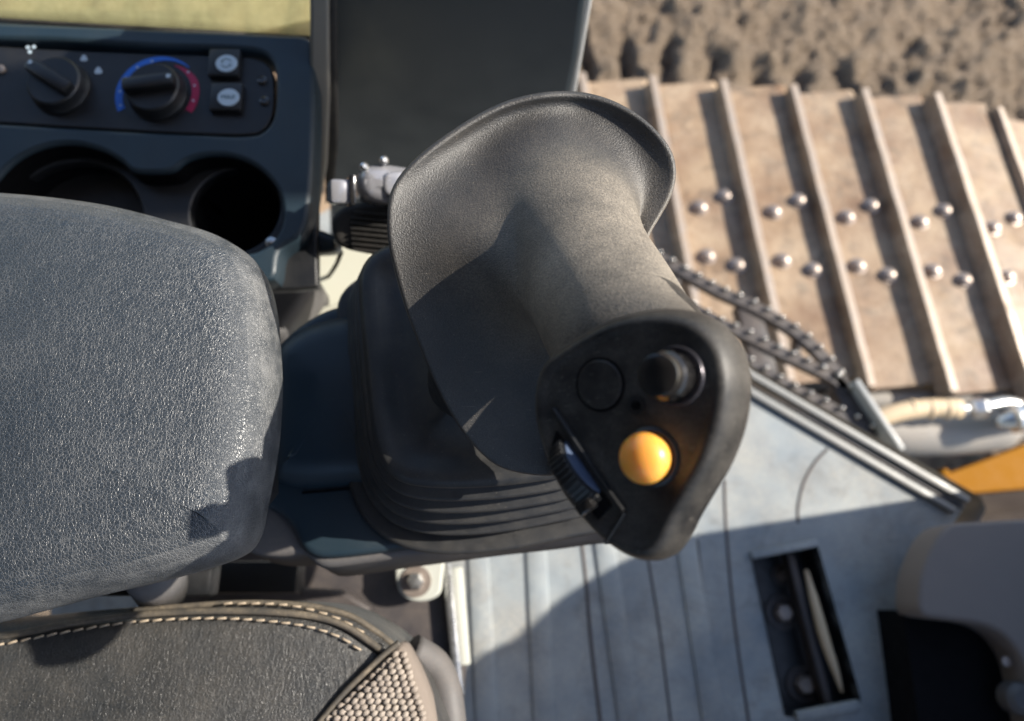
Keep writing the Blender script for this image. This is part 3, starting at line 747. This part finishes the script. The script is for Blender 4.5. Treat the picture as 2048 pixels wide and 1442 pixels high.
# a parametrisation that is even along the rim
rim_s = resample([rim_at(2*math.pi*k/400) for k in range(400)], NG, True, False)
angs = [ang(p) for p in rim_s]
def colr(t, a, k=1.0):
    "column ring point: t 0 base .. 1 neck"
    c = Bc.lerp(Nc, t)
    k *= 1+.30*max(0, (.45-t)/.45)**2
    rx, ry = .0325-.001*t+.002*math.sin(t*3), .029+.003*t
    return c + (e1*math.cos(a)*rx + e2*math.sin(a)*ry)*k
LA = (Nc-Bc).length
rings = []
TW = []
for a in angs:
    dr = e1*math.cos(a)+e2*math.sin(a); w = (dr.dot((cU*-.85+cR*-.5).normalized())+.15)/1.0
    w = min(1, max(0, w)); TW.append(w*w*(3-2*w))
TB0 = [.14+.38*w for w in TW]
for k in range(6):
    rings.append([colr(1.0+(tb-1.0)*k/6, a) for a, tb in zip(angs, TB0)])
NBZ = 22
P = []
for a, r, w, tb in zip(angs, rim_s, TW, TB0):
    p0 = colr(tb, a)
    reach = (r-p0)
    hgt = max(0, (r-p0).dot(A))
    lat = reach - A*reach.dot(A)
    g = min(1, lat.length/.05)
    p1 = p0 - A*(.011+.010*g) + (r-p0)*.12
    rd = (p0-r); rd = (rd-A*rd.dot(A))
    p2 = r + rd*.50 - A*(.003+.014*g)
    p1 = p1.lerp(p0+(r-p0)*.18-A*.022, w); p2 = p2.lerp(p0+(r-p0)*.62-A*.016, w)
    P.append((p0, p1, p2, r))
for i in range(1, NBZ+1):
    t = i/NBZ; t = t if t < .8 else t
    ring = []
    for p0, p1, p2, p3 in P:
        ring.append(p0*(1-t)**3+p1*3*t*(1-t)**2+p2*3*t*t*(1-t)+p3*t**3)
    rings.append(ring)
# rolled lip and underside
rr = rings[-1]; n = len(rr)
def outw(i):
    t = (rr[(i+1) % n]-rr[i-1]).normalized(); o = t.cross(A); c = rr[i]-rimc
    return (o if o.dot(c) > 0 else -o).normalized()
ow = [outw(i) for i in range(n)]
for d, h in ((.0010, .0001), (.0021, -.0006), (.0027, -.0021), (.0025, -.0038), (.0012, -.0054), (-.0010, -.0062)):
    rings.append([rr[i]+ow[i]*d+A*h for i in range(n)])
stem = V(925, 745, .455)
under = rings[-1]
for f_, h in ((.15, -.004), (.35, -.010), (.55, -.018), (.70, -.028)):
    c_ = Bc.lerp(V(960, 700, .42), .6)
    rings.append([p.lerp(c_, f_)+A*h for p in under])
BODY = rings
# stem collar between hand rest and boot
tube('stem', [V(985, 700, .428), V(962, 735, .442), V(945, 765, .458), V(945, 775, .475)], [.030, .032, .028, .026], M_boot, js, 28, k=10)

# --- head
nh = (cR*(-.56)+cU*.03+cB*.83).normalized()
fh = Fr(V(1270, 870, .258), nh)
face_px = [(1083, 745), (1100, 722), (1135, 698), (1180, 670), (1232, 648), (1295, 637), (1350, 641), (1395, 660), (1426, 694), (1441, 745), (1441, 800), (1430, 860),
           (1406, 925), (1372, 985), (1340, 1040), (1318, 1085), (1300, 1104), (1275, 1108), (1240, 1096), (1203, 1070), (1165, 1030), (1128, 982), (1103, 930), (1085, 880), (1074, 830), (1073, 785)]
fo = resample(fh.loop(face_px), NG)
if area(fo) < 0: fo = fo[::-1]
hr = []
cfh = cen(fo)
for ins, h in ((.030, -.0012), (.020, -.0012), (.010, -.0011), (.0052, -.0010), (.0034, -.0007), (.0022, -.0001), (.0008, .0), (-.0006, -.0006), (-.0018, -.0022), (-.0034, -.0060), (-.0044, -.0110), (-.0046, -.0160), (-.0036, -.0215), (-.0010, -.0270), (.003, -.0320)):
    if ins > .006: q2 = toward(inset(fo, .0052), cfh, (ins-.0052)/.036)
    else: q2 = inset(fo, ins)
    hr.append([fh.at(q.x, q.y, h) for q in q2])
neck = [colr(.90, 2*math.pi*k/NG) for k in range(NG)]
neck = align(neck, hr[-1])
neck2 = align([colr(.80, 2*math.pi*k/NG, .96) for k in range(NG)], hr[-1])
last = hr[-1]
for f_ in (.35, .7): hr.append([a.lerp(b, f_) - fh.n*.003 for a, b in zip(last, neck)])
hr.append(neck); hr.append(neck2)
top_ring = [fh.at(q.x, q.y, -.020) for q in inset(fo, .0012)]
top_ring = align(top_ring, BODY[0])
pre = [[a.lerp(b, f_) for a, b in zip(top_ring, BODY[0])] for f_ in (0, .25, .5, .75)]
loft('grip_body', pre+BODY, M_grip, js)
hd = loft('head', hr, M_head, js, cap0=True)
def face_at(px, py, h=0): return fh.uv(px, py, h)
def fmat(px, py, h=0, rot=0):
    c = fh.uv(px, py, h); return fh.mat(c.x, c.y, h, rot)
h0 = -.0010
# blank plug with a groove around it
lathe('plug_groove', fmat(1200, 769, h0), [(.0098, -.001), (.0098, .00015), (.0088, .00015), (.0088, -.001)], M_hole, hd, 48)
lathe('blank_plug', fmat(1199, 769, h0), [(.0089, -.001), (.0089, .0003), (.0084, .0007), (.004, .0007)], M_head, hd, 48)
# screw
lathe('screw', fmat(1273, 811, h0), [(.0034, 0), (.0034, .0005), (.0018, .0005), (.0016, -.0005)], M_black, hd, 24)
lathe('screw_socket', fmat(1273, 811, h0), [(.0016, 0), (.0014, .0007), (.0004, .0007)], M_hole, hd, 6)
# black push button: collar, sleeve, tip
bb = lathe('push_button_collar', fmat(1352, 752, h0), [(.0104, -.001), (.0104, .0012), (.0100, .0018), (.0092, .0018), (.0084, .0004), (.004, .0002)], M_ring, hd, 48)
M0 = fmat(1352, 752, h0)
lathe('push_button', M0, [(.0074, 0), (.0074, .0082), (.0081, .0088), (.0081, .0108), (.0074, .0116), (.0074, .0150), (.0069, .0161), (.0058, .0165), (.003, .0167), (.0006, .0168)], M_gloss, hd, 48)
for k in range(14):
    a = 2*math.pi*k/14
    box('button_ridge', M0 @ Matrix.Rotation(a, 4, 'Z') @ Matrix.Translation((.0078, 0, .0075)), (.0012, .0012, .0038), M_gloss, bpy.data.objects['push_button'], .0003)
# orange button
oc = (1302, 914)
lathe('button_socket', fmat(*oc, h0), [(.0104, -.001), (.0104, .0006), (.0092, .0012), (.0084, .0006), (.0080, -.0005)], M_black, hd, 48)
R0 = .0088
prof = [(R0*.86, 0), (R0*.9, .002)]+[(R0*math.cos(a), .0058+R0*.74*math.sin(a)) for a in [R(-18+108*i/14) for i in range(14)]]+[(.0003, .0058+R0*.74)]
lathe('orange_button', fmat(*oc, h0), prof, M_or, hd, 48, angle=None)
# thumb wheel
sA, sB = fh.at(*fh.uv(1112, 868)), fh.at(*fh.uv(1212, 1012))
sd = (sB-sA).normalized(); wa = sd.cross(nh).normalized()
if wa.dot(cR) < 0: wa = -wa
wc = (sA+sB)/2 - nh*.0075 - wa*.0030
fw = Fr(wc, wa, sd)
Rw, ww = .0150, .0078
lathe('thumb_wheel', fw.mat(0, 0, -ww/2), [(Rw-.001, 0), (Rw, .0006), (Rw, ww-.0006), (Rw-.0012, ww)], M_black, hd, 64)
tw = bpy.data.objects['thumb_wheel']
lathe('wheel_face', fw.mat(0, 0, ww/2-.0004), [(Rw-.0014, 0), (Rw-.0016, .0009), (.004, .0014)], M_wheelb, tw, 64)
rm_ = bmesh.new(); add_box(rm_, Matrix(), .0011, .0008, ww*.92, .0002, 1); rm_ = meshof(rm_, True, 40); rm_.materials.append(M_black)
for k in range(44):
    a = 2*math.pi*k/44; rg = bpy.data.objects.new('knurl', rm_); COL.objects.link(rg); rg.parent = js
    rg.matrix_local = Matrix.Translation(-js.location) @ fw.mat(0, 0, 0, a) @ Matrix.Translation((Rw+.0002, 0, 0))
# wheel stop block
c = fh.uv(1178, 1010); box('wheel_stop', fh.mat(c.x, c.y, .0015, math.atan2(*(list((fh.uv(1212, 1012)-fh.uv(1112, 868)).normalized())[::-1]))), (.005, .0072, .006), M_gloss, hd, .001)
# slot lip beside the wheel
def lip(px, w, h, name, mat):
    pts = resample([fh.at(*fh.uv(x, y), h0) for x, y in px], 30, False, False); bm = bmesh.new(); rings = []
    for i, q in enumerate(pts):
        t = (pts[min(i+1, 29)]-pts[max(i-1, 0)]).normalized(); s = t.cross(nh)
        rings.append([q+s*u+nh*k for u, k in ((-w, -.001), (-w*.8, h*.8), (-w*.4, h), (w*.4, h), (w*.8, h*.8), (w, -.001))])
    add_loft(bm, rings, True, True, True); return link(name, meshof(bm, True, 50), mat, hd)
lip([(1106, 818), (1140, 868), (1195, 950), (1246, 1022)], .0011, .0020, 'slot_lip', M_black)
lip([(1247, 1024), (1243, 1034), (1210, 1086)], .0008, .0014, 'slot_lip', M_black)
plate('slot_floor', fh, [fh.loop([(1112, 862), (1222, 1012), (1196, 1040), (1100, 905)])], -.0010, .0002, M_hole, hd, .0001)

# ================================================================== CLIMATE CONSOLE
npn = (cU*.12+cB*.95+cR*.02)
npn = Vector((0, -.10, 1)).normalized()
fq = Fr(G(300, 250, .52), npn)
kc = thing('climate_console', fq.at(0, 0, -.02), 'blue-grey plastic rear console with climate controls above two cup holders', 'console')
body = [(-300, 30), (0, 44), (300, 56), (560, 68), (616, 74), (626, 110), (628, 250), (618, 420), (600, 470), (560, 500), (540, 560), (-300, 620)]
pocket = [(24, 92), (40, 78), (110, 78), (300, 92), (480, 98), (525, 106), (546, 128), (551, 165), (549, 215), (540, 246), (512, 268), (400, 268), (200, 258), (-40, 244), (-300, 236), (-300, 60), (0, 130)]
pocket = [(-300, 68), (0, 78), (110, 80), (300, 92), (480, 98), (525, 106), (546, 128), (551, 165), (549, 215), (540, 246), (512, 268), (400, 268), (200, 258), (-40, 244), (-300, 236)]
cups = [(0, 352), (40, 315), (95, 292), (150, 288), (200, 300), (240, 322), (262, 342), (300, 346), (345, 342), (372, 322), (410, 311), (460, 312), (510, 332), (550, 372), (566, 425), (560, 470), (530, 560), (-40, 560), (-20, 420)]
cups = [(0, 352), (40, 315), (95, 292), (150, 288), (200, 300), (240, 322), (262, 342), (300, 346), (345, 342), (372, 322), (410, 311), (460, 312), (510, 332), (550, 372), (564, 415), (560, 455), (540, 485), (500, 505), (300, 520), (0, 540), (-60, 440)]
plate('console_top', fq, [resample(fq.loop(body), 200), resample(fq.loop(pocket), 160, True, True), resample(fq.loop(cups), 160)], -.03, 0, M_cons, kc, .004)
cw = resample(fq.loop(cups), 160)
shelf = resample(fq.loop([(-80, 270), (620, 270), (620, 560), (-80, 580)]), 40, True, False)
c1, c2q = fq.uv(135, 455, -.02), fq.uv(468, 418, -.02)
plate('cup_shelf', fq, [shelf, circ((c1.x, c1.y), .062, 60), circ((c2q.x, c2q.y), .038, 60)], -.034, -.022, M_black, kc, .002)
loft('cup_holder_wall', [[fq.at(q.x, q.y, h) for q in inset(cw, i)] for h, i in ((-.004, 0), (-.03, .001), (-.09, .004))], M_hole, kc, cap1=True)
box('console_body', fq.mat(-.16, .0, -.09), (.36, .30, .08), M_black, kc, .004)
pb = [(-260, 72), (0, 84), (60, 88), (300, 98), (478, 104), (518, 112), (538, 130), (543, 165), (541, 214), (532, 240), (508, 260), (400, 261), (200, 251), (-40, 237), (-260, 230)]
cp = plate('climate_panel', fq, [resample(fq.loop(pb), 160)], -.02, -.006, M_black, kc, .0015)
hp = -.006
def qm(px, py, h=hp, rot=0):
    c = fq.uv(px, py, h); return fq.mat(c.x, c.y, h, rot)
sc = .57/F*1.0
def knob(px, py, base_px, rot, dotpx):
    k = lathe('knob', qm(*base_px), [(.0250, 0), (.0250, .003), (.0235, .005), (.0225, .012), (.021, .0135), (.004, .0135)], M_black, cp, 48)
    f = Fr((qm(*base_px) @ Vector((0, 0, .0135))), fq.n)
    # handle blade across the knob
    M = f.mat(0, .0, .004, rot)
    b = box('knob_blade', M, (.044, .012, .010), M_black, k, .003)
    c = M @ Vector((dotpx*.018, .001, .0052)); fd = Fr(c, fq.n)
    lathe('pointer_dot', fd.mat(), [(.0018, -.001), (.0018, .0002), (.0005, .0002)], M_icon, k, 16)
knob(0, 0, (124, 178), R(-33), -1)
knob(0, 0, (318, 190), R(8), 1)
# arc
def arc(a0, a1, mat, name, r0=.0295, r1=.0358, h=.0005, taper=None):
    ctr = fq.uv(315, 188, hp); bm = bmesh.new(); n = 40; rings = []
    for i in range(n+1):
        t = i/n; a = R(a0+(a1-a0)*t); ri = r0; ro = r1
        if taper == 'in': ri = r0+(r1-r0)*.75*(1-t)**1.2*0 + (r1-r0)*0; 
        if taper == 'blue': ro = r1; ri = r0 + (r1-r0)*max(0, (t-.55)/.45)*.9
        if taper == 'red': ri = r0; ro = r1 - (r1-r0)*max(0, (.45-t)/.45)*.9
        rings.append([fq.at(ctr.x+r*math.cos(a), ctr.y+r*math.sin(a), hp+k) for r, k in ((ri, 0), (ri, h), (ro, h), (ro, 0))])
    add_loft(bm, rings, False); return link(name, meshof(bm, False), mat, cp)
arc(208, 45, M_blue, 'cold_arc', taper='blue')
arc(66, -30, M_red, 'warm_arc', taper='red')
def dot(px, py, r, mat=M_icon, name='fan_mark', parent=None): return lathe(name, qm(px, py), [(r, 0), (r, .0004), (r*.2, .0004)], mat, parent or cp, 20)
for dx, dy in ((-6, -3), (6, -4), (-2, 6)): dot(62+dx, 98+dy, .0016)
for k in range(3):
    for (cx, cy, rr_) in ((168, 117, .0018), (197, 142, .0021)):
        a = 2*math.pi*k/3+.5; dot(cx+3.2*math.cos(a), cy+3.2*math.sin(a), rr_)
for k in range(5):
    ctr = fq.uv(315, 188, hp); a = R(200-k*24); q = (ctr.x+.0322*math.cos(a), ctr.y+.0322*math.sin(a))
    lathe('arc_mark', fq.mat(q[0], q[1], hp+.0005), [(.0010, 0), (.0010, .0002), (.0002, .0002)], M_icon, cp, 8)
ctr = fq.uv(315, 188, hp)
for k in range(3):
    a = R(40-k*26); q = (ctr.x+.0322*math.cos(a), ctr.y+.0322*math.sin(a))
    lathe('arc_mark', fq.mat(q[0], q[1], hp+.0005), [(.0010, 0), (.0010, .0002), (.0002, .0002)], M_icon, cp, 8)
for i, (px, py) in enumerate(((453, 127), (457, 195))):
    c = fq.uv(px, py+6, hp)
    b = box('rocker_button', fq.mat(c.x, c.y, hp+.003), (.027, .026, .008), M_black, cp, .002)
    c = fq.uv(px, py, hp+.0072)
    lens = plate('button_lens', fq, [circ((c.x, c.y), .0092, 40, .0080)], hp+.0066, hp+.0078, M_icon, b, .0003)
    if i: text('lettering', 'MAX', .0058, fq.mat(c.x, c.y, hp+.0079), M_icond, b)
    else:
        for r_, a0, a1 in ((.0040, 20, 170), (.0040, 200, 350)):
            pts = [fq.at(c.x+r_*math.cos(R(a0+(a1-a0)*t/10)), c.y+r_*math.sin(R(a0+(a1-a0)*t/10)), hp+.0079) for t in range(11)]
            tube('recirculation_mark', pts, [.0004]*9+[.0011, .0001], M_icond, b, 6)
for px, py in ((525, 162), (529, 203), (2, 140)):
    lathe('panel_screw', qm(px, py), [(.0042, 0), (.0042, .0016), (.0025, .0024), (.001, .002)], M_bolt if px == 2 else M_gloss, cp, 16)

# ================================================================== REAR SIDE WINDOW
wf = Fr(V(300, 20, .66), Vector((0, -.55, .83)).normalized())
wi = thing('side_window', wf.at(0, 0), 'pale dusty side window pane with dotted black edge above the climate console', 'window')
plate('pane', wf, [wf.loop([(-300, -300), (620, -300), (619, 72), (300, 54), (0, 36), (-300, 22)])], -.003, 0, M_glass, wi, .0005)
vs, fcs = [], []
for i in range(160):
    px = -20+i*4.2
    for j in range(5):
        py = 22+ (px)*.059 + j*5 - 2 + (0)
        q = wf.uv(px+(j % 2)*2.1, py); r_ = [.0003, .00042, .00055, .0007, .00085][j]
        if px > 616: continue
        b0 = len(vs)
        for k in range(6): vs.append(wf.at(q.x+r_*math.cos(k*math.pi/3), q.y+r_*math.sin(k*math.pi/3), .0004))
        fcs.append([b0+k for k in range(6)])
me = bpy.data.meshes.new('frit'); me.from_pydata(vs, [], fcs); fo_ = link('frit_dots', me, M_hole, wi); fo_['kind'] = 'stuff'
tube('rubber_seal', [wf.p(-300, 22), wf.p(0, 40), wf.p(300, 58), wf.p(622, 76)], .0016, M_rub, wi, 8)

# ================================================================== PILLAR + DOOR PANEL
def wall_piece(name, fr, px, h0, h1, mat, parent, bev=.004, n=0):
    lp = fr.loop(px); lp = resample(lp, n) if n else lp
    return plate(name, fr, [lp], h0, h1, mat, parent, bev)
fd = Fr((0, .47, .5), (0, -1, .0), (1, 0, 0))
pl_ = thing('door_pillar', V(640, 200, .62), 'narrow khaki grey door pillar between the window and dark door panel', 'pillar')
fpi = Fr(V(640, 200, .66), (.12, -.93, .3), (1, 0, 0))
wall_piece('pillar_face', fpi, [(619, -300), (656, -300), (660, 200), (655, 330), (640, 420), (632, 300), (620, 180)], -.03, 0, M_pil, pl_, .003)
wall_piece('rubber_seal', fpi, [(646, -300), (672, -300), (676, 300), (668, 400), (650, 420), (650, 200)], -.034, -.006, M_rub, pl_, .003)
dp = thing('door_panel', (fd.p(900, 300)), 'dark blue-grey inner door panel with a pale edge strip, behind the joystick', 'door')
wall_piece('trim_panel', fd, [(652, -400), (1228, -400), (1160, 120), (1140, 210), (1085, 470), (990, 520), (660, 520)], -.03, 0, M_door, dp, .008)
wall_piece('edge_strip', fd, [(1205, -400), (1262, -400), (1180, 60), (1152, 215), (1100, 470), (1080, 470), (1130, 210), (1150, 100)], -.045, -.012, M_edge, dp, .004)
# latch lever (gloss black) and ribbed rubber pad below it
lv = thing('latch_lever', V(755, 375, .56), 'gloss black latch lever catching the sun, left of the hand rest', 'lever')
fl_ = Fr(V(755, 370, .56), (cU*-.1+cB*.9+cR*.35))
dome('lever_body', fl_, fl_.loop([(722, 350), (735, 332), (770, 326), (830, 335), (870, 350), (870, 410), (800, 408), (745, 400), (726, 385)]), M_lever, lv, 80, .010, 0, .03, .003)
dome('lever_window', fl_, fl_.loop([(768, 350), (790, 342), (860, 348), (860, 395), (790, 396), (768, 385)]), M_lever, lv, 60, .003, .0035, .006, .001)
box('end_block', fl_.mat(*fl_.uv(684, 382), -.01), (.017, .018, .02), M_lever, lv, .003)
box('end_flange', fl_.mat(*fl_.uv(705, 380), -.006), (.004, .022, .02), M_gloss, lv, .001)
for q in ((729, 333), (769, 320)):
    lathe('pin', fl_.mat(*fl_.uv(*q), -.004), [(.0032, 0), (.0032, .004), (.0015, .006)], M_silver, lv, 14)
pd = thing('ribbed_pad', V(745, 460, .60), 'ribbed black rubber pad with rounded rim below the gloss lever', 'pad')
fpd = Fr(V(745, 460, .60), (cU*-.25+cB*.97))
dome('pad_rim', fpd, fpd.loop([(662, 440), (685, 415), (740, 405), (860, 420), (900, 520), (800, 518), (720, 506), (684, 496), (668, 480)]), M_rub, pd, 80, .005, 0, .03, .0)
for k in range(8):
    y = 424+k*10.5
    A_, B_ = fpd.p(704-k*1.2+abs(k-2)*2, y, .002), fpd.p(850, y+14, .002); d = B_-A_
    f = Fr((A_+B_)/2, fpd.n, d); box('pad_rib', f.mat(), (d.length, .0022, .004), M_rub, pd, .0008)
cbl = thing('thin_cable', V(640, 560, .8), 'thin black cable running down over the pale sill plate', 'cable')
tube('cable_body', [V(682, 505, .66), V(672, 530, .72), V(648, 565, .80), (V(620, 600, .84))], .0022, M_rub, cbl, 8, k=20)
lathe('cable_end', Fr(V(606, 630, .84), cB).mat(), [(.005, 0), (.005, .004), (.003, .007)], M_silver, cbl, 14)
# dark moulding and pale plate seen between armrest, cup holders and console
ms = thing('sill_moulding', G(590, 560, .2), 'dark grey moulded sill cover between armrest and pale plate', 'cover')
fm = Z(.40)
dome('moulding', fm, fm.loop([(420, 520), (545, 530), (600, 530), (626, 540), (628, 570), (610, 600), (585, 635), (555, 670), (420, 700)]), M_consd, ms, 90, .01, 0, .06, .0)
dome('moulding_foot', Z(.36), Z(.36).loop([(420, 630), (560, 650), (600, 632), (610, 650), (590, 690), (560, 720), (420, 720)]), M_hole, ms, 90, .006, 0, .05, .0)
sh = thing('shelf_bracket', V(585, 480, .62), 'small grey shelf under the cup holder corner beside the pillar', 'shelf')
dome('shelf', Fr(V(585, 490, .63), cB), Fr(V(585, 490, .63), cB).loop([(540, 490), (600, 455), (665, 470), (670, 500), (610, 508), (560, 530), (530, 530)]), M_cons, sh, 60, .006, 0, .02, .0)
lathe('screw', Fr(V(545, 487, .615), cB).mat(), [(.005, 0), (.005, .003), (.002, .005)], M_silver, sh, 12)

plp = thing('sill_plate', G(640, 570, .34), 'pale cream painted sill plate in sunlight, seen between the cup holders and the boot', 'plate')
plate('plate_sheet', Z(.34), [Z(.34).loop([(540, 500), (740, 490), (760, 660), (600, 690), (540, 640)])], -.01, 0, M_cream, plp, .002)
bar('plate_rib', (640, 640), (760, 600), .012, .02, M_cream, plp, .34, .005)
# ================================================================== REST OF THE CAB and an added shade slab, beyond the frame (throws the big shadows)
da = thing('front_dash', (.95, -.5, 0), 'grey front dash console of the cab standing beyond the right edge', 'dash')
fdash = Fr((.90, 0, 0), (1, 0, 0), (0, 1, 0))
prof = [(.19, 0), (.19, .50), (.165, .57), (.141, .61), (.12, .64), (.094, .664), (.083, .70), (.04, .74), (-.3, .78), (-1.1, .78), (-1.1, 0)]
plate('dash_body', fdash, [[Vector(q) for q in prof]], 0, .30, M_consd, da, .012)
rf_ = thing('cab_roof_and_slab', (1.08, .75, 1.5), 'grey cab roof plus an added slab that shades the climate console, out of view', 'roof')
plate('headliner', Z(1.62), [[Vector(q) for q in ((-1.1, -1.1), (.30, -1.1), (.30, .60), (-1.1, .60))]], 0, .05, M_edge, rf_, .01)
plate('shade_slab', Z(1.5), [[Vector(q) for q in ((.78, .53), (1.36, .53), (1.36, .65), (.78, .65))]], 0, .04, M_edge, rf_, .006)  # added unseen slab, outlined to throw shade on the climate console

cw_ = thing('cab_shell', (-1.0, -.3, 0), 'dark grey cab rear wall and right-hand wall around the seat, out of view', 'wall')
box('rear_wall', Matrix.Translation((-1.02, -.25, .8)), (.04, 1.7, 1.62), M_black, cw_, .005)
box('side_wall', Matrix.Translation((-.2, -1.12, .45)), (1.6, .04, .92), M_black, cw_, .005)
